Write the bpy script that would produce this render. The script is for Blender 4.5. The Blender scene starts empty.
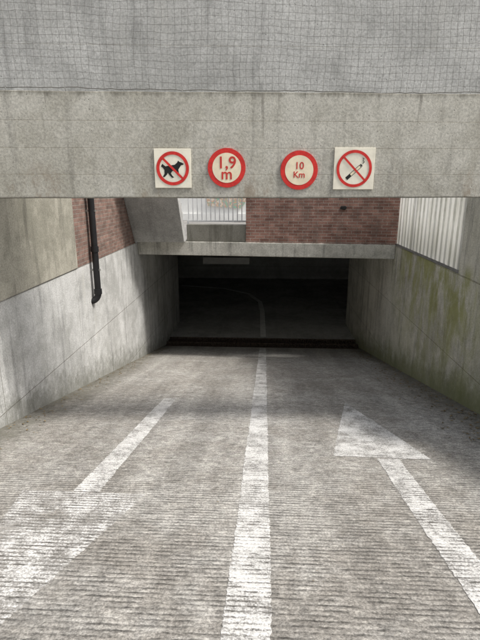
import bpy, math, random
from mathutils import Vector, Matrix
random.seed(4)
scene=bpy.context.scene
SL=0.222
def link(o,parent=None):
    scene.collection.objects.link(o)
    if parent: o.parent=parent
    return o
def empty(name,loc=(0,0,0),rz=0):
    e=bpy.data.objects.new(name,None); e.empty_display_size=.2
    e.location=loc; e.rotation_euler=(0,0,rz); link(e); return e
def mesh(name,v,f,mat=None,parent=None,bevel=0,smooth=False):
    m=bpy.data.meshes.new(name); m.from_pydata([tuple(p) for p in v],[],f); m.update()
    import bmesh
    bm=bmesh.new(); bm.from_mesh(m); bmesh.ops.recalc_face_normals(bm,faces=bm.faces); bm.to_mesh(m); bm.free()
    if mat: m.materials.append(mat)
    if smooth:
        for p in m.polygons: p.use_smooth=True
    o=bpy.data.objects.new(name,m); link(o,parent)
    if bevel:
        b=o.modifiers.new('b','BEVEL'); b.width=bevel; b.segments=2; b.limit_method='ANGLE'
    return o
def prism(name,poly,axis,a0,a1,mat,parent=None,bevel=0):
    def P(p,a):
        return {'x':(a,p[0],p[1]),'y':(p[0],a,p[1]),'z':(p[0],p[1],a)}[axis]
    n=len(poly); v=[P(p,a0) for p in poly]+[P(p,a1) for p in poly]
    f=[list(range(n)),list(range(2*n-1,n-1,-1))]+[[i,(i+1)%n,n+(i+1)%n,n+i] for i in range(n)]
    return mesh(name,v,f,mat,parent,bevel)
def box(name,x0,x1,y0,y1,z0,z1,mat,parent=None,bevel=0):
    return prism(name,[(x0,y0),(x1,y0),(x1,y1),(x0,y1)],'z',z0,z1,mat,parent,bevel)

# ---------- node helpers
class G:
    def __init__(s,name):
        s.m=bpy.data.materials.new(name); s.m.use_nodes=True; s.nt=s.m.node_tree
        s.bsdf=s.nt.nodes['Principled BSDF']; s.out=s.nt.nodes['Material Output']
        s.geo=s.nt.nodes.new('ShaderNodeNewGeometry')
        sp=s.nt.nodes.new('ShaderNodeSeparateXYZ'); s.nt.links.new(s.geo.outputs['Position'],sp.inputs[0])
        s.x,s.y,s.z=sp.outputs
    def put(s,inp,val):
        if isinstance(val,bpy.types.NodeSocket): s.nt.links.new(val,inp)
        else:
            if isinstance(val,(tuple,list)) and len(val)==3 and inp.type=='RGBA': val=(*val,1)
            inp.default_value=val
    def math(s,op,a,b=0,c=0,clamp=False):
        n=s.nt.nodes.new('ShaderNodeMath'); n.operation=op; n.use_clamp=clamp
        s.put(n.inputs[0],a); s.put(n.inputs[1],b); s.put(n.inputs[2],c); return n.outputs[0]
    def vec(s,x,y,z):
        n=s.nt.nodes.new('ShaderNodeCombineXYZ'); s.put(n.inputs[0],x); s.put(n.inputs[1],y); s.put(n.inputs[2],z); return n.outputs[0]
    def noise(s,v,scale,detail=4,rough=.55,dist=0):
        n=s.nt.nodes.new('ShaderNodeTexNoise'); s.put(n.inputs['Vector'],v); n.inputs['Scale'].default_value=scale
        n.inputs['Detail'].default_value=detail; n.inputs['Roughness'].default_value=rough; n.inputs['Distortion'].default_value=dist
        return n.outputs[0]
    def mr(s,v,a,b,c=0.,d=1.,smooth=True):
        n=s.nt.nodes.new('ShaderNodeMapRange'); n.interpolation_type='SMOOTHSTEP' if smooth else 'LINEAR'
        s.put(n.inputs[0],v); 
        for i,k in enumerate((a,b,c,d)): n.inputs[i+1].default_value=k
        return n.outputs[0]
    def mix(s,f,a,b,bt='MIX'):
        n=s.nt.nodes.new('ShaderNodeMix'); n.data_type='RGBA'; n.blend_type=bt
        s.put(n.inputs[0],f); s.put(n.inputs[6],a); s.put(n.inputs[7],b); return n.outputs[2]
    def mul(s,col,f):
        n=s.nt.nodes.new('ShaderNodeVectorMath'); n.operation='SCALE'; s.put(n.inputs[0],col); s.put(n.inputs[3],f); return n.outputs[0]
    def bump(s,h,strength=.5,dist=.01,normal=None):
        n=s.nt.nodes.new('ShaderNodeBump'); n.inputs['Strength'].default_value=strength; n.inputs['Distance'].default_value=dist
        s.put(n.inputs['Height'],h)
        return n.outputs[0]
    def brick(s,v,w,h,mortar,c1,c2,cm,offset=.5,smooth=.1,bias=0):
        n=s.nt.nodes.new('ShaderNodeTexBrick'); s.put(n.inputs['Vector'],v); n.offset=offset
        n.inputs['Scale'].default_value=1; n.inputs['Brick Width'].default_value=w; n.inputs['Row Height'].default_value=h
        n.inputs['Mortar Size'].default_value=mortar; n.inputs['Mortar Smooth'].default_value=smooth; n.inputs['Bias'].default_value=bias
        s.put(n.inputs['Color1'],c1); s.put(n.inputs['Color2'],c2); s.put(n.inputs['Mortar'],cm)
        return n.outputs['Color'],n.outputs['Fac']
    def fin(s,col,rough=.85,normal=None,metal=0,spec=.3):
        s.put(s.bsdf.inputs['Base Color'],col); s.put(s.bsdf.inputs['Roughness'],rough); s.bsdf.inputs['Metallic'].default_value=metal
        s.bsdf.inputs['Specular IOR Level'].default_value=spec
        if normal: s.put(s.bsdf.inputs['Normal'],normal)
        return s.m

def concrete(name,light,dark,u='y',joint=(2.4,1.25),joff=(0,0),streak=.5,dirt=True,moss=0,topdrip=None,rust=0,lights=.35,speck=1.):
    g=G(name); U=g.y if u=='y' else g.x; P=g.geo.outputs['Position']
    n1=g.noise(P,.9,4,.62,.4); n2=g.noise(P,5,6,.75); n3=g.noise(P,48,3,.75)
    f=g.mr(g.math('ADD',g.math('MULTIPLY',n1,.55),g.math('MULTIPLY',n2,.45)),.39,.60)
    col=g.mix(f,dark,light)
    col=g.mul(col,g.mr(n3,.3,.7,1-.22*speck,1+.18*speck))
    sv=g.vec(g.math('MULTIPLY',U,5.),g.math('MULTIPLY',g.z,.45),3.)
    sn=g.noise(sv,1.,5,.7,.3)
    st=g.mr(sn,.50,.68)
    col=g.mul(col,g.math('SUBTRACT',1.,g.math('MULTIPLY',st,streak)))
    lt=g.mr(sn,.44,.30)
    col=g.mix(g.math('MULTIPLY',lt,lights),col,(.62,.61,.57))
    if joint:
        jv=g.vec(g.math('ADD',g.math('ADD',U,joff[0]),g.math('MULTIPLY',n2,.012)),g.math('ADD',g.math('ADD',g.z,joff[1]),g.math('MULTIPLY',n2,.012)),0)
        jm=.007 if joint[0]<50 else .004
        jc,jf=g.brick(jv,joint[0],joint[1],jm,(1,1,1),(.86,.86,.86) if joint[0]<50 else (.95,.95,.95),(.4,.38,.35) if joint[0]<50 else (.74,.72,.68),offset=0.,smooth=.4)
        col=g.mix(.8,col,jc,'MULTIPLY')
    vo=g.nt.nodes.new('ShaderNodeTexVoronoi'); g.put(vo.inputs['Vector'],P); vo.inputs['Scale'].default_value=20; vo.inputs['Randomness'].default_value=1
    pores=g.mr(vo.outputs['Distance'],.06,.14)
    pores=g.math('MAXIMUM',pores,g.mr(n1,.56,.48))
    col=g.mul(col,g.mr(pores,0,1,.55,1.))
    if dirt:
        h=g.math('ADD',g.z,g.math('MULTIPLY',g.y,SL))
        hd=g.math('ADD',h,g.math('MULTIPLY',g.math('SUBTRACT',n2,.5),.9))
        d=g.mr(hd,.0,.5,.55,0.)
        col=g.mix(d,col,(.12,.12,.09))
    if topdrip is not None:
        zt,ln=topdrip
        nn=g.noise(g.vec(g.math('MULTIPLY',U,6.),g.math('MULTIPLY',g.z,.8),1.),1.,5,.75)
        hh=g.math('ADD',g.math('SUBTRACT',zt,g.z),g.math('MULTIPLY',g.math('SUBTRACT',.5,nn),ln*3.2))
        col=g.mix(g.mr(hh,0,ln,.7,0.),col,(.09,.085,.065))
    if rust:
        rn=g.noise(g.vec(g.math('MULTIPLY',U,3.),g.math('MULTIPLY',g.z,1.5),12.),1.,5,.75)
        col=g.mix(g.math('MULTIPLY',g.mr(rn,.54,.70),g.mr(g.z,2.0,1.49,0.,.6)),col,(.24,.185,.13))
        dn=g.noise(g.vec(g.math('MULTIPLY',U,13.),g.math('MULTIPLY',g.z,.5),31.),1.,3,.6)
        col=g.mix(g.math('MULTIPLY',g.mr(dn,.60,.72),g.mr(g.z,1.6,2.48,0.,.7)),col,(.14,.13,.11))
        col=g.mix(g.mr(g.math('ADD',g.z,g.math('MULTIPLY',n2,-.06)),1.455,1.485,.7,0.),col,(.12,.11,.09))
    if moss:
        nn=g.noise(g.vec(g.math('MULTIPLY',g.y,2.2),g.math('MULTIPLY',g.z,.9),5.),1.,6,.72,.3)
        band=g.math('MULTIPLY',g.mr(g.y,5.6,7.2),g.mr(g.y,9.4,11.5,1,0))
        hh=g.mr(g.z,-2.2,.10,0.1,1.)
        ms=g.math('MULTIPLY',g.math('MULTIPLY',g.mr(nn,.36,.62),hh),band)
        ms=g.math('MULTIPLY',ms,g.mr(g.z,.36,.6,1,0.1))
        mc=g.mix(n2,(.17,.18,.05),(.40,.40,.14))
        col=g.mix(g.math('MULTIPLY',ms,moss),col,mc)
        m2=g.mr(g.math('ADD',g.math('ADD',g.z,g.math('MULTIPLY',g.y,SL)),g.math('MULTIPLY',nn,-.9)),-.4,.3,.6,0)
        col=g.mix(m2,col,(.15,.17,.06))
    hgt=g.math('ADD',g.math('MULTIPLY',n2,.7),g.math('ADD',g.math('MULTIPLY',n3,.25),g.math('MULTIPLY',pores,.35)))
    if joint: hgt=g.math('SUBTRACT',hgt,g.math('MULTIPLY',jf,.8 if joint[0]<50 else .25))
    return g.fin(col,.88,g.bump(hgt,.55,.012))

M={}
M['wallL']=concrete('concrete_wall_left',(.64,.64,.63),(.43,.43,.415),'y',(2.45,1.28),(-.1,-.34),.34)
M['wallLup']=concrete('concrete_upper_left',(.42,.40,.34),(.27,.26,.215),'y',None,streak=.35,dirt=False,lights=.1)
M['wallR']=concrete('concrete_wall_right',(.66,.64,.56),(.44,.425,.36),'y',(2.45,1.28),(-.1,-.34),.40,moss=.88)
M['beam']=concrete('concrete_beam',(.52,.505,.455),(.39,.375,.325),'x',(100,.248),(50,.012),.26,dirt=False,topdrip=(2.49,.07),rust=1,lights=.32)
M['upper']=concrete('concrete_upper',(.60,.60,.585),(.46,.46,.445),'x',(100,.6),(50,.1),.2,dirt=False,lights=.25)
M['beam2']=concrete('concrete_lintel',(.62,.61,.56),(.42,.41,.37),'x',None,streak=.45,dirt=False,topdrip=(.375,.02))
M['stair']=concrete('concrete_stair',(.48,.48,.47),(.34,.34,.33),'x',None,streak=.2,dirt=False)
M['inner']=concrete('concrete_inner',(.74,.74,.72),(.56,.56,.54),'y',(2.4,1.2),(0,0),.3,dirt=False)
M['infloor']=concrete('concrete_inner_floor',(.50,.50,.48),(.34,.335,.32),'x',None,streak=.1,dirt=False,lights=0)

def ribs(g):
    nz=g.noise(g.vec(g.math('MULTIPLY',g.x,1.0),g.math('MULTIPLY',g.y,3.),0),1.,3,.6)
    nf=g.noise(g.vec(g.math('MULTIPLY',g.x,11.),g.math('MULTIPLY',g.y,34.),0),1.,3,.75)
    ph=g.math('ADD',g.math('MULTIPLY',g.y,2*math.pi/.040),g.math('ADD',g.math('MULTIPLY',nz,3.),g.math('MULTIPLY',nf,3.2)))
    r=g.math('MULTIPLY_ADD',g.math('SINE',ph),.5,.5)
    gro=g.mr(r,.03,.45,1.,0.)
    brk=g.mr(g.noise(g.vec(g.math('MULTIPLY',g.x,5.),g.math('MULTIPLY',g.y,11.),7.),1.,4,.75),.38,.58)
    return r,g.math('MULTIPLY',gro,brk),nf
def ramp_mat():
    g=G('ribbed_ramp_concrete'); P=g.geo.outputs['Position']
    r,gro,nf=ribs(g)
    n1=g.noise(P,.6,5,.65,.5); n2=g.noise(P,4.5,5,.72); n3=g.noise(P,70,4,.85); n4=g.noise(P,16,5,.85)
    f=g.mr(g.math('ADD',g.math('MULTIPLY',n1,.6),g.math('MULTIPLY',n2,.4)),.38,.62)
    col=g.mix(f,(.33,.31,.28),(.48,.465,.435))
    tr=g.noise(g.vec(g.math('MULTIPLY',g.x,2.2),g.math('MULTIPLY',g.y,.16),2.),1.,4,.6)
    col=g.mul(col,g.mr(tr,.35,.65,.82,1.08))
    st=g.noise(g.vec(g.math('MULTIPLY',g.x,1.6),g.math('MULTIPLY',g.y,1.3),4.),1.,9,.85)
    col=g.mix(g.mr(st,.54,.66,0,.42),col,(.19,.17,.145))
    col=g.mul(col,g.mr(n4,.32,.68,.68,1.25))
    col=g.mul(col,g.mr(n3,.3,.7,.45,1.4))
    col=g.mul(col,g.mr(nf,.3,.7,.80,1.16))
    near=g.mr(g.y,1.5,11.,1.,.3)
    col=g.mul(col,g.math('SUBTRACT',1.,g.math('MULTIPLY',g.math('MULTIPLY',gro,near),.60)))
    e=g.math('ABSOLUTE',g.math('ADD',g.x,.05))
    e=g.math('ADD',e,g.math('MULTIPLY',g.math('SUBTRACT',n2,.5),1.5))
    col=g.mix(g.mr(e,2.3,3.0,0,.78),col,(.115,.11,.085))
    h=g.math('ADD',g.math('MULTIPLY',r,.55),g.math('ADD',g.math('MULTIPLY',nf,.5),g.math('MULTIPLY',n3,.4)))
    return g.fin(col,.9,g.bump(h,.8,.012))
def paint_mat(name,wear,gr=.16):
    g=G(name); P=g.geo.outputs['Position']
    r,gro,nf=ribs(g)
    n2=g.noise(P,4.,5,.75); n3=g.noise(P,75,4,.85)
    col=g.mix(g.mr(n2,.35,.65),(.62,.61,.59),(.79,.78,.76))
    col=g.mul(col,g.mr(n3,.3,.7,.66,1.06))
    a=g.math('ADD',g.math('MULTIPLY',n2,.7),g.math('ADD',g.math('MULTIPLY',n3,.85),g.math('MULTIPLY',nf,.25)))
    near=g.mr(g.y,2.,9.,1.,.4)
    a=g.math('SUBTRACT',a,g.math('MULTIPLY',g.math('MULTIPLY',gro,near),gr))
    a=g.mr(a,.58+wear,.84+wear,0.,.94)
    g.put(g.bsdf.inputs['Alpha'],a)
    h=g.math('ADD',g.math('MULTIPLY',r,.55),g.math('ADD',g.math('MULTIPLY',nf,.5),g.math('MULTIPLY',n3,.35)))
    return g.fin(col,.8,g.bump(h,.6,.01))
M['ramp']=ramp_mat(); M['paint']=paint_mat('worn_line_paint',.09,.2); M['paint2']=paint_mat('very_worn_arrow_paint',.18,.24)
M['paint3']=paint_mat('arrow_paint',.10,.16)

def brickmat(name,u,c1,c2,cm):
    g=G(name); U=g.y if u=='y' else g.x; P=g.geo.outputs['Position']
    n=g.noise(P,5,5,.6); n3=g.noise(P,60,4,.7)
    c,f=g.brick(g.vec(U,g.z,0),.215,.066,.006,c1,c2,cm,.5,.2)
    c=g.mul(c,g.mr(n,.3,.7,.70,1.25)); c=g.mul(c,g.mr(n3,.3,.7,.75,1.2))
    st=g.noise(g.vec(g.math('MULTIPLY',U,4.),g.math('MULTIPLY',g.z,.6),3.),1.,5,.7)
    c=g.mix(g.mr(st,.50,.70,0,.45),c,(.17,.145,.13))
    return g.fin(c,.9,g.bump(g.math('SUBTRACT',g.math('MULTIPLY',n3,.3),f),.7,.006))
M['brick']=brickmat('brick_front','x',(.36,.205,.165),(.22,.115,.092),(.37,.335,.30))
M['brickL']=brickmat('brick_side','y',(.27,.17,.14),(.17,.11,.092),(.26,.235,.205))
def c_rgb(g,c):
    n=g.nt.nodes.new('ShaderNodeRGB'); n.outputs[0].default_value=(*c,1); return n.outputs[0]
def plain(name,c,rough=.5,metal=0,var=.15,scale=8):
    g=G(name); n=g.noise(g.geo.outputs['Position'],scale,4,.65)
    return g.fin(g.mul(c_rgb(g,c),g.mr(n,.3,.7,1-var,1+var)),rough,g.bump(n,.1,.003),metal)
M['pipe']=plain('black_pvc',(.02,.02,.022),.4)
M['steel']=plain('galvanised_steel',(.35,.35,.34),.5,.6)
M['white']=plain('white_painted_metal',(.78,.79,.80),.5,0,.08)
M['inpaint']=plain('indoor_line_paint',(.80,.80,.78),.7,0,.12,6)
M['net']=plain('net_twine',(.16,.155,.14),.9)
M['red']=plain('sign_red',(.60,.035,.03),.45,0,.16,24)
M['cream']=plain('sign_cream',(.80,.71,.53),.5,0,.08,14)
M['offwhite']=plain('sign_offwhite',(.82,.78,.66),.5,0,.09,9)
M['black']=plain('sign_black',(.015,.015,.015),.5)
M['redtxt']=plain('sign_text_red',(.55,.05,.04),.5,0,.1)
M['rust']=plain('rusty_grate',(.12,.09,.07),.7,.3,.5,14)
M['dark']=plain('drain_dark',(.02,.02,.02),.9)
M['plaster']=plain('pale_plaster',(.80,.80,.78),.9,0,.08,2)
M['glass']=plain('window_glass',(.05,.06,.07),.1)
M['ground']=plain('ground_paving',(.26,.25,.24),.9,0,.25,1.2)
M['leaf']=plain('dry_leaf',(.18,.13,.065),.9,0,.5,9)
M['duct']=plain('duct_metal',(.35,.35,.34),.5,0,.1)
g=G('translucent_corrugated_sheet'); n=g.noise(g.vec(g.math('MULTIPLY',g.y,3.),g.math('MULTIPLY',g.z,.7),0),1.5,5,.7)
c=g.mix(g.mr(n,.35,.65),(.56,.56,.51),(.80,.80,.77))
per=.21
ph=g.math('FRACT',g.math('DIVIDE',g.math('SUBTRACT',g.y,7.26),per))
c=g.mul(c,g.mr(g.math('ABSOLUTE',g.math('SUBTRACT',ph,.1)),0.05,.11,.38,1.))  # groove shade painted into the sheet colour so the corrugation reads
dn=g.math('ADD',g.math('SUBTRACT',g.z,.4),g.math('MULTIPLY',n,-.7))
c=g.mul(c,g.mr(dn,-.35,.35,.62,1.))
g.fin(c,.5)
tr=g.nt.nodes.new('ShaderNodeBsdfTranslucent'); g.put(tr.inputs[0],c)
mx=g.nt.nodes.new('ShaderNodeMixShader'); mx.inputs[0].default_value=.45
g.nt.links.new(g.bsdf.outputs[0],mx.inputs[1]); g.nt.links.new(tr.outputs[0],mx.inputs[2]); g.nt.links.new(mx.outputs[0],g.out.inputs[0])
M['corr']=g.m

# ---------- ramp
XL,XR=-3.0,2.9
Y1=13.6; Z1=-SL*Y1
v=[];f=[]
NY,NX=60,12
for j in range(NY+1):
    y=-1.5+(Y1+1.5)*j/NY
    for i in range(NX+1):
        v.append((XL+(XR-XL)*i/NX,y,-SL*y))
for j in range(NY):
    for i in range(NX):
        a=j*(NX+1)+i; f.append([a,a+1,a+NX+2,a+NX+1])
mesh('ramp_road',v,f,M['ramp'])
def onramp(name,poly,mat,parent=None,lift=.004):
    P=[]
    n=len(poly)
    for i in range(n):
        a=Vector(poly[i]); b=Vector(poly[(i+1)%n]); L=(b-a).length; k=max(1,int(L/.02))
        nn=Vector((-(b-a).y,(b-a).x)).normalized(); ph=random.uniform(0,9)
        for q in range(k):
            t=q/k; r=0 if q==0 else (random.gauss(0,.0032)+.003*math.sin(ph+q*.05)+.0015*math.sin(ph+q*.31))
            p=a.lerp(b,t)+nn*r; P.append((p.x,p.y))
    o=mesh(name,[(x,y,-SL*y+lift) for x,y in P],[list(range(len(P)))],mat,parent)
    import bmesh
    bm=bmesh.new(); bm.from_mesh(o.data); bmesh.ops.triangulate(bm,faces=bm.faces[:],ngon_method='EAR_CLIP')
    for fc in bm.faces:
        if fc.normal.z<0: fc.normal_flip()
    bm.to_mesh(o.data); bm.free()
    return o
onramp('centre_line_marking',[(-.19,-1.0),(.05,-1.0),(.085,13.5),(-.10,13.5)],M['paint'])
ar=empty('arrow_marking')
onramp('arrow_head',[(.70,4.2),(1.63,4.17),(1.21,6.55)],M['paint3'],ar)
onramp('arrow_shaft',[(1.07,.6),(1.27,.6),(1.32,4.16),(1.11,4.16)],M['paint'],ar)
ar=empty('arrow_marking.001')
onramp('arrow_head',[(-1.88,3.2),(-.90,3.2),(-1.38,.9)],M['paint2'],ar)
onramp('arrow_shaft',[(-1.48,3.22),(-1.27,3.22),(-1.28,6.6),(-1.47,6.55)],M['paint'],ar)

# ---------- side walls
w=empty('concrete_retaining_wall')
box('lower_wall',-3.35,XL,-1.5,16.5,-3.6,.345,M['wallL'],w)
box('upper_wall_front',-3.35,XL-.004,-1.5,4.4,.347,.75,M['wallL'],w)
box('upper_wall',-3.35,XL+.02,4.4,7.5,.347,1.485,M['wallLup'],w,.008)
box('upper_wall_top',-3.35,XL+.02,5.8,7.5,1.488,2.5,M['wallLup'],w)
w=empty('concrete_retaining_wall.001')
box('lower_wall',XR,3.25,-1.5,16.5,-3.6,.345,M['wallR'],w)
box('upper_wall_front',XR+.004,3.25,-1.5,4.4,.347,.75,M['wallR'],w)
box('upper_wall',XR-.003,3.25,4.4,7.25,.347,1.485,M['wallR'],w,.008)
box('upper_wall_top',XR-.003,3.25,5.9,7.25,1.488,2.5,M['wallR'],w)
box('brick_side_wall',-3.3,XL+.004,7.503,11.1,.348,2.5,M['brickL'])
v=[];f=[]
y=7.26;ys=[]
while y<10.8:
    ys+= [(y,-.02),(y+per*.18,-.02),(y+per*.3,.04),(y+per*.88,.04)]; y+=per
ys.append((y,-.02))
for (yy,dx) in ys: v+= [(XR+.05-dx,yy,.40),(XR+.05-dx,yy,2.45)]
for i in range(len(ys)-1): f.append([2*i,2*i+1,2*i+3,2*i+2])
fe=empty('corrugated_metal_fence')
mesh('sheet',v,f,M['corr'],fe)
box('bottom_rail',XR+.01,XR+.11,7.26,10.95,.35,.398,M['steel'],fe)
box('top_rail',XR+.01,XR+.11,7.26,10.95,2.452,2.5,M['steel'],fe)
for i,yy in enumerate((7.3,8.5,9.7,10.9)): box('post_%d'%(i+1),XR+.112,XR+.16,yy-.025,yy+.025,.35,2.5,M['steel'],fe)

# ---------- beam 1 (header) with upper wall
BT=.09; BA=math.atan(BT); BY=5.02
def skewbox(name,x0,x1,yf,t,th,z0,z1,mat,parent=None,bevel=0):
    return prism(name,[(x0,yf+t*x0),(x1,yf+t*x1),(x1,yf+t*x1+th),(x0,yf+t*x0+th)],'z',z0,z1,mat,parent,bevel)
def wobble(o,amp,size):
    import bmesh
    bm=bmesh.new(); bm.from_mesh(o.data)
    es=[e for e in bm.edges if abs((e.verts[0].co-e.verts[1].co).x)>3]
    bmesh.ops.subdivide_edges(bm,edges=es,cuts=size,use_grid_fill=True)
    for vv in bm.verts:
        vv.co.z+=amp*(math.sin(vv.co.x*2.1+vv.co.z*3)+.6*math.sin(vv.co.x*5.7+1+vv.co.z))+random.uniform(-amp,amp)*.5
    bm.to_mesh(o.data); bm.free()
hb=empty('concrete_header_beam')
o=skewbox('beam',-5,5,BY,BT,.42,1.49,2.475,M['beam'],hb,.012); wobble(o,.003,90)
uw=empty('concrete_parapet_wall')
skewbox('parapet',-5,5,BY+.10,BT,.28,2.46,4.6,M['upper'],uw)
# ---------- beam 2, brick wall
T2=-.085; Y2=11.05
o=skewbox('concrete_lintel_beam',XL+.002,XR-.002,Y2,T2,.45,.05,.37,M['beam2'],None,.015)
skewbox('brick_wall',-.43,3.3,Y2+.05,T2,.3,.372,2.9,M['brick'])
skewbox('concrete_parapet_block',-1.82,-.433,Y2+.08,T2,.2,.372,.76,M['beam2'],None,.01)
wl=empty('cctv_camera',(1.72,Y2-.12,1.16))  # small dark spot on the brick, built as a black CCTV camera
prism('housing',[(-.07,-.03),(.05,-.045),(.08,.0),(.05,.04),(-.05,.03)],'y',-.02,.06,M['black'],wl,.01)
prism('bracket',[(-.02,.0),(.02,.0),(.02,.09),(-.02,.09)],'y',.03,.09,M['black'],wl)
st=empty('concrete_staircase')
prism('flight',[(11.30,.373),(11.02,.373),(9.6,2.45),(9.9,2.45)],'x',XL+.006,-1.84,M['stair'],st,.01)
for i in range(9):
    z0=.45+i*.2; yb=11.30-(z0+.2-.373)*(1.4/2.077)
    box('step_%d'%(i+1),XL+.01,-1.86,yb-.05,yb+.2,z0,z0+.2,M['stair'],st)
rl=empty('white_railing')
ry=Y2+.33
for i in range(14):
    x=-1.80+i*.105; r=.011
    box('bar_%d'%(i+1),x-r,x+r,ry+.15-r,ry+.15+r,.836,1.949,M['white'],rl)
box('bottom_rail',-1.84,-.4,ry+.13,ry+.17,.80,.835,M['white'],rl)
box('top_rail',-1.84,-.4,ry+.12,ry+.18,1.95,2.0,M['white'],rl)
for i,x in enumerate((-1.82,-.42)): box('post_%d'%(i+1),x-.02,x+.02,ry+.13,ry+.17,.33,.799,M['white'],rl)

# ---------- ground, building behind
v=[(-400,-400,.33),(400,-400,.33),(400,-1.5,.33),(-400,-1.5,.33),
   (-3.34,-1.5,.33),(-3.34,600,.33),(-400,600,.33),
   (3.24,-1.5,.33),(400,600,.33),(3.24,600,.33),
   (-3.34,11.45,.33),(3.24,11.45,.33)]
mesh('ground',v,[[0,1,2,7,4,3],[3,4,10,5,6],[7,2,8,9,11],[10,11,9,5]],M['ground'])
bd=empty('plaster_building')
box('walls',-16,14,19,27,.34,7.5,M['plaster'],bd)
box('plinth',-16.05,14.05,18.93,18.998,.34,.6,M['plaster'],bd)
box('cornice',-16.2,14.2,18.7,27.2,7.502,7.8,M['plaster'],bd)
for k in range(9):
    for zz in (2.4,5.0):
        x=-14.5+k*3.2
        box('window_frame_%d'%k,x-.08,x+1.28,18.93,18.998,zz-.08,zz+1.58,M['white'],bd)
        box('window_pane_%d'%k,x,x+1.2,18.90,18.928,zz,zz+1.5,M['glass'],bd)
g=G('graffiti_paint'); nn=g.noise(g.geo.outputs['Position'],5,3,.5,2.)
cr=g.nt.nodes.new('ShaderNodeValToRGB'); g.put(cr.inputs[0],nn)
cr.color_ramp.elements[0].color=(.70,.64,.55,1); cr.color_ramp.elements[0].position=.42
cr.color_ramp.elements[1].color=(.30,.50,.40,1); cr.color_ramp.elements[1].position=.6
e=cr.color_ramp.elements.new(.5); e.color=(.62,.36,.25,1)
g.fin(cr.outputs[0],.8)
prism('graffiti',[(-2.2,.9),(-.9,.8),(-.65,1.2),(-1.0,1.35),(-1.6,1.25),(-2.3,1.3)],'y',18.92,18.928,g.m,bd)

# ---------- garage interior
ga=empty('underground_garage')
Zf=-3.05; YF=25.
box('floor',-12,12,14.62,YF,Zf-.2,Zf,M['infloor'],ga)
box('ceiling_front',XL+.003,XR-.003,11.52,13.5,.085,.325,M['inner'],ga)
box('ceiling',-12.3,12.3,13.503,YF+.3,-.25,.322,M['inner'],ga)
box('far_wall',-12.3,12.3,YF+.002,YF+.3,-3.3,-.252,M['inner'],ga)
box('end_wall_left',-12.3,-12.002,16.5,YF,-3.3,-.252,M['inner'],ga)
box('end_wall_right',12.002,12.3,16.5,YF,-3.3,-.252,M['inner'],ga)
box('front_wall_left',-12.3,-3.352,16.2,16.5,-3.3,-.252,M['inner'],ga)
box('front_wall_right',3.252,12.3,16.2,16.5,-3.3,-.252,M['inner'],ga)
for i,(x,y) in enumerate([(-4.2,19.5),(4.4,19.5),(-8.5,19.5),(8.6,19.5)]):
    box('column_%d'%(i+1),x-.2,x+.2,y-.2,y+.2,Zf+.001,-.252,M['inner'],ga,.015)
box('ceiling_duct',-2.1,-.5,16.3,17.1,-.95,-.72,M['duct'],ga,.01)
for i,x in enumerate((-1.9,-.7)): box('duct_hanger_%d'%(i+1),x-.02,x+.02,16.6,16.64,-.719,-.252,M['steel'],ga)
pts=[(0,14.75),(-.05,18.),(-.15,19.6),(-.7,21.2),(-1.9,22.3),(-4.0,22.9)]
v=[];f=[]
for i,(x,y) in enumerate(pts):
    a=Vector(pts[max(i-1,0)]);b=Vector(pts[min(i+1,len(pts)-1)]); d=(b-a).normalized(); n=Vector((-d.y,d.x))*.09
    v+=[(x+n.x,y+n.y,Zf+.004),(x-n.x,y-n.y,Zf+.004)]
for i in range(len(pts)-1): f.append([2*i,2*i+1,2*i+3,2*i+2])
mesh('lane_marking',v,f,M['inpaint'])
dr=empty('drain_grate')
box('pit',XL,XR,13.6,14.62,-3.5,-3.16,M['dark'],dr)
box('edge_front',XL,XR,13.602,13.66,-3.3,-3.03,M['rust'],dr)
box('edge_back',XL,XR,14.56,14.618,-3.3,-3.045,M['rust'],dr)
box('edge_mid',XL,XR,14.08,14.14,-3.15,-3.048,M['rust'],dr)
v=[];f=[]
x=XL+.03
while x<XR-.03:
    b=len(v)
    for (dx,y,z) in [(0,13.66,-3.12),(.018,13.66,-3.12),(.018,14.56,-3.12),(0,14.56,-3.12),(0,13.66,-3.05),(.018,13.66,-3.05),(.018,14.56,-3.055),(0,14.56,-3.055)]:
        v.append((x+dx,y,z))
    f+=[[b+4,b+5,b+6,b+7],[b,b+1,b+5,b+4],[b+1,b+2,b+6,b+5],[b+3,b,b+4,b+7],[b,b+3,b+2,b+1],[b+2,b+3,b+7,b+6]]
    x+=.05
mesh('bars',v,f,M['rust'],dr)

# ---------- drain pipe
def tube(name,pts,r,mat,parent=None,cyc=False,res=4):
    c=bpy.data.curves.new(name,'CURVE'); c.dimensions='3D'; c.bevel_depth=r; c.bevel_resolution=res; c.use_fill_caps=True
    s=c.splines.new('POLY'); s.points.add(len(pts)-1); s.use_cyclic_u=cyc
    for p,q in zip(s.points,pts): p.co=(*q,1)
    c.materials.append(mat)
    o=bpy.data.objects.new(name,c); link(o,parent)
    for sp in c.splines: sp.use_smooth=True
    return o
pp=empty('drain_pipe')
px=-2.90; py=8.1
pts=[(px,py,2.5),(px,py,-.20)]
for i in range(1,9):
    a=i/8*math.pi/2; pts.append((px-.12*(1-math.cos(a)),py-.05*(1-math.cos(a)),-.20-.13*math.sin(a)))
pts.append((px-.2,py-.05,-.33))
tube('pipe',pts,.055,M['pipe'],pp)
for z in (.62,-.12): tube('collar',[(px,py,z),(px,py,z-.09)],.068,M['pipe'],pp)
for z in (1.2,.2): box('bracket',-3.0,px+.07,py-.02,py+.02,z,z+.03,M['steel'],pp)

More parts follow.
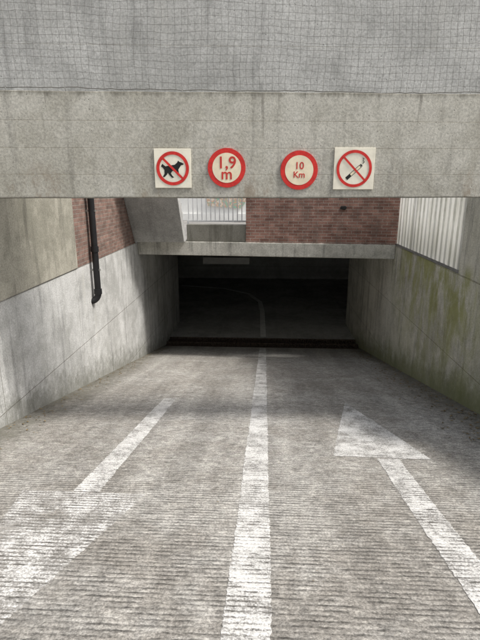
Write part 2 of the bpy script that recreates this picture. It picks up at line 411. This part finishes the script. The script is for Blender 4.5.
# ---------- netting
cu=bpy.data.curves.new('bird_netting','CURVE'); cu.dimensions='3D'; cu.bevel_depth=.0013; cu.bevel_resolution=0
cell=.062
def netp(i,j):
    x=-4.4+i*cell; z=2.50+j*cell
    x2=x+.010*math.sin(j*.35+i*.06)+.004*math.sin(j*.9+i*.21)+random.uniform(-.005,.005)
    z2=z+(.010*math.sin(i*.19+j*.15)+.024*math.sin(i*.045+.6)+.003*math.sin(i*.63))*(1 if j else .4)+random.uniform(-.005,.005)
    y=BY+.045+BT*x+.015*math.sin(i*.3+j*.5)
    return (x2,y,z2)
NI,NJ=142,30
grid=[[netp(i,j) for i in range(NI)] for j in range(NJ)]
def spl(ps):
    s=cu.splines.new('POLY'); s.points.add(len(ps)-1)
    for p,q in zip(s.points,ps): p.co=(*q,1)
for j in range(NJ): spl(grid[j])
for i in range(NI): spl([grid[j][i] for j in range(NJ)])
cu.materials.append(M['net']); no=bpy.data.objects.new('bird_netting',cu); link(no)
rope=[(p[0],p[1]-.004,p[2]-.002) for p in grid[0]]
tube('edge_rope',rope,.004,M['net'],no,res=1)
for i in range(4,NI,9):
    p=grid[0][i]; tube('hook',[(p[0],p[1],p[2]),(p[0]+.004,p[1]-.02,p[2]-.01),(p[0],p[1]+.01,p[2]-.035)],.003,M['steel'],no,res=1)

# ---------- signs
def disc(name,r0,r1,y,mat,parent,n=64,th=.0):
    v=[];f=[]
    if r0<=0:
        v=[(r1*math.cos(2*math.pi*i/n),y,r1*math.sin(2*math.pi*i/n)) for i in range(n)]; f=[list(range(n))]
        if th:
            v+=[(a,y+th,c) for a,_,c in v]; f+=[[i,(i+1)%n,n+(i+1)%n,n+i] for i in range(n)]
    else:
        for i in range(n):
            c,s=math.cos(2*math.pi*i/n),math.sin(2*math.pi*i/n); v+=[(r0*c,y,r0*s),(r1*c,y,r1*s)]
        f=[[2*i,2*i+1,(2*i+3)%(2*n),(2*i+2)%(2*n)] for i in range(n)]
    return mesh(name,v,f,mat,parent)
def flat(name,poly,y,mat,parent): return mesh(name,[(a,y,b) for a,b in poly],[list(range(len(poly)))],mat,parent)
def sign_empty(name,x,z): 
    return empty(name,(x,BY+BT*x-.002,z),BA)
def text(name,body,size,x,z,y,mat,parent):
    c=bpy.data.curves.new(name,'FONT'); c.body=body; c.size=size; c.align_x='CENTER'; c.align_y='CENTER'; c.offset=size*.012; c.extrude=.0008
    c.materials.append(mat); o=bpy.data.objects.new(name,c); link(o,parent); o.location=(x,y,z); o.rotation_euler=(math.pi/2,0,0); return o
def prohib(parent,R,y,wid=.03):
    disc('red_ring',R-wid,R,y,M['red'],parent)
    h=wid*.36; L=R-wid*.6
    d=Vector((1,-1)).normalized(); n=Vector((d.y,-d.x))
    P=[d*L+n*h,d*L-n*h,-d*L-n*h,-d*L+n*h]
    flat('red_bar',[tuple(p) for p in P],y-.0015,M['red'],parent)
z0=1.785
s=sign_empty('no_dogs_sign',-.915,z0-.01)
box('panel',-.18,.18,-.012,0,-.185,.185,M['offwhite'],s,.003)
dog=[(-.115,.02),(-.10,.045),(-.085,.03),(-.07,.02),(-.03,.028),(.02,.035),(.045,.055),(.055,.075),(.068,.062),(.085,.058),(.108,.045),(.105,.035),(.082,.030),(.07,.012),(.055,-.01),(.06,-.045),(.078,-.075),(.062,-.078),(.045,-.05),(.03,-.02),(-.005,-.025),(-.02,-.045),(-.005,-.07),(.012,-.085),(-.01,-.088),(-.035,-.062),(-.05,-.04),(-.06,-.06),(-.085,-.082),(-.10,-.078),(-.082,-.05),(-.082,-.015),(-.095,.005)]
flat('dog_pictogram',dog,-.0145,M['black'],s)
prohib(s,.160,-.0165,.03)
s=sign_empty('height_limit_sign',-.385,z0-.004)
disc('disc',0,.187,-.012,M['red'],s,th=.012); disc('centre',0,.142,-.014,M['cream'],s)
text('height_text','1,9',.158,0,.045,-.016,M['redtxt'],s); text('unit_text','m',.15,0,-.062,-.016,M['redtxt'],s)
s=sign_empty('speed_limit_sign',.335,z0-.025)
disc('disc',0,.187,-.012,M['red'],s,th=.012); disc('centre',0,.142,-.014,M['cream'],s)
text('speed_text','10',.095,0,.04,-.016,M['redtxt'],s); text('unit_text','Km',.085,0,-.045,-.016,M['redtxt'],s)
s=sign_empty('no_smoking_sign',.885,z0-.01)
box('panel',-.205,.205,-.012,0,-.20,.20,M['offwhite'],s,.003)
def R2(p,a): return (p[0]*math.cos(a)-p[1]*math.sin(a),p[0]*math.sin(a)+p[1]*math.cos(a))
def rr(x0,x1,y0,y1,a,off): return [(R2(p,a)[0]+off[0],R2(p,a)[1]+off[1]) for p in [(x0,y0),(x1,y0),(x1,y1),(x0,y1)]]
ang=math.radians(42)
flat('cigarette_outline',rr(-.10,.085,-.016,.016,ang,(.0,-.03)),-.0142,M['black'],s)
flat('cigarette_paper',rr(-.045,.078,-.011,.011,ang,(.0,-.03)),-.0155,M['cream'],s)
flat('ember',rr(.088,.10,-.014,.014,ang,(.0,-.03)),-.0142,M['black'],s)
tube('smoke',[(.085,-.014,.05),(.10,-.014,.065),(.085,-.014,.08),(.095,-.014,.095),(.08,-.014,.105)],.003,M['black'],s,res=1)
prohib(s,.178,-.0175,.027)

# ---------- litter
v=[];f=[]
def bit(x,y,sz):
    b=len(v); a=random.uniform(0,6.28)
    for k,(p,q) in enumerate([(-1,0),(0,-.5),(1,0),(0,.5)]):
        X=x+sz*(p*math.cos(a)-q*math.sin(a)); Y=y+sz*(p*math.sin(a)+q*math.cos(a))
        v.append((X,Y,-SL*Y+.006+random.uniform(0,sz*.5)))
    f.append([b,b+1,b+2,b+3])
for i in range(1100):
    y=random.uniform(3.5,13); d=abs(random.gauss(0,.32))+.02
    bit(XR-d,y,random.uniform(.008,.03))
for i in range(500):
    y=random.uniform(3.5,13); d=abs(random.gauss(0,.16))+.02
    bit(XL+d,y,random.uniform(.008,.025))
for i in range(260): bit(random.uniform(XL,XR),random.uniform(1.5,12),random.uniform(.003,.008))
mesh('leaf_litter',v,f,M['leaf'])

# ---------- light
az=math.radians(102); el=math.radians(54)
s=Vector((math.cos(el)*math.sin(az),math.cos(el)*math.cos(az),math.sin(el)))
L=bpy.data.lights.new('sun','SUN'); L.energy=3.5; L.angle=math.radians(10); L.color=(1,.965,.91)
lo=bpy.data.objects.new('sun',L); link(lo); lo.rotation_euler=s.to_track_quat('Z','Y').to_euler(); lo.location=(0,0,30)
W=bpy.data.worlds.new('World'); scene.world=W; W.use_nodes=True; nt=W.node_tree
sky=nt.nodes.new('ShaderNodeTexSky'); sky.sky_type='NISHITA'; sky.sun_disc=False; sky.sun_elevation=el; sky.sun_rotation=az
sky.dust_density=5; sky.air_density=1.6
hs=nt.nodes.new('ShaderNodeHueSaturation'); hs.inputs['Saturation'].default_value=.45
nt.links.new(sky.outputs[0],hs.inputs['Color']); bg=nt.nodes['Background']; nt.links.new(hs.outputs[0],bg.inputs[0]); bg.inputs[1].default_value=.15
# ---------- camera
cam=bpy.data.cameras.new('camera'); cam.sensor_fit='VERTICAL'; cam.sensor_height=36; cam.lens=27; cam.clip_end=2000; cam.clip_start=.05
co=bpy.data.objects.new('camera',cam); link(co); co.location=(0,0,1.6)
co.rotation_euler=(math.radians(90-15.5),0,math.radians(2.9))
scene.camera=co
scene.view_settings.view_transform='Standard'; scene.view_settings.look='None'; scene.view_settings.exposure=0
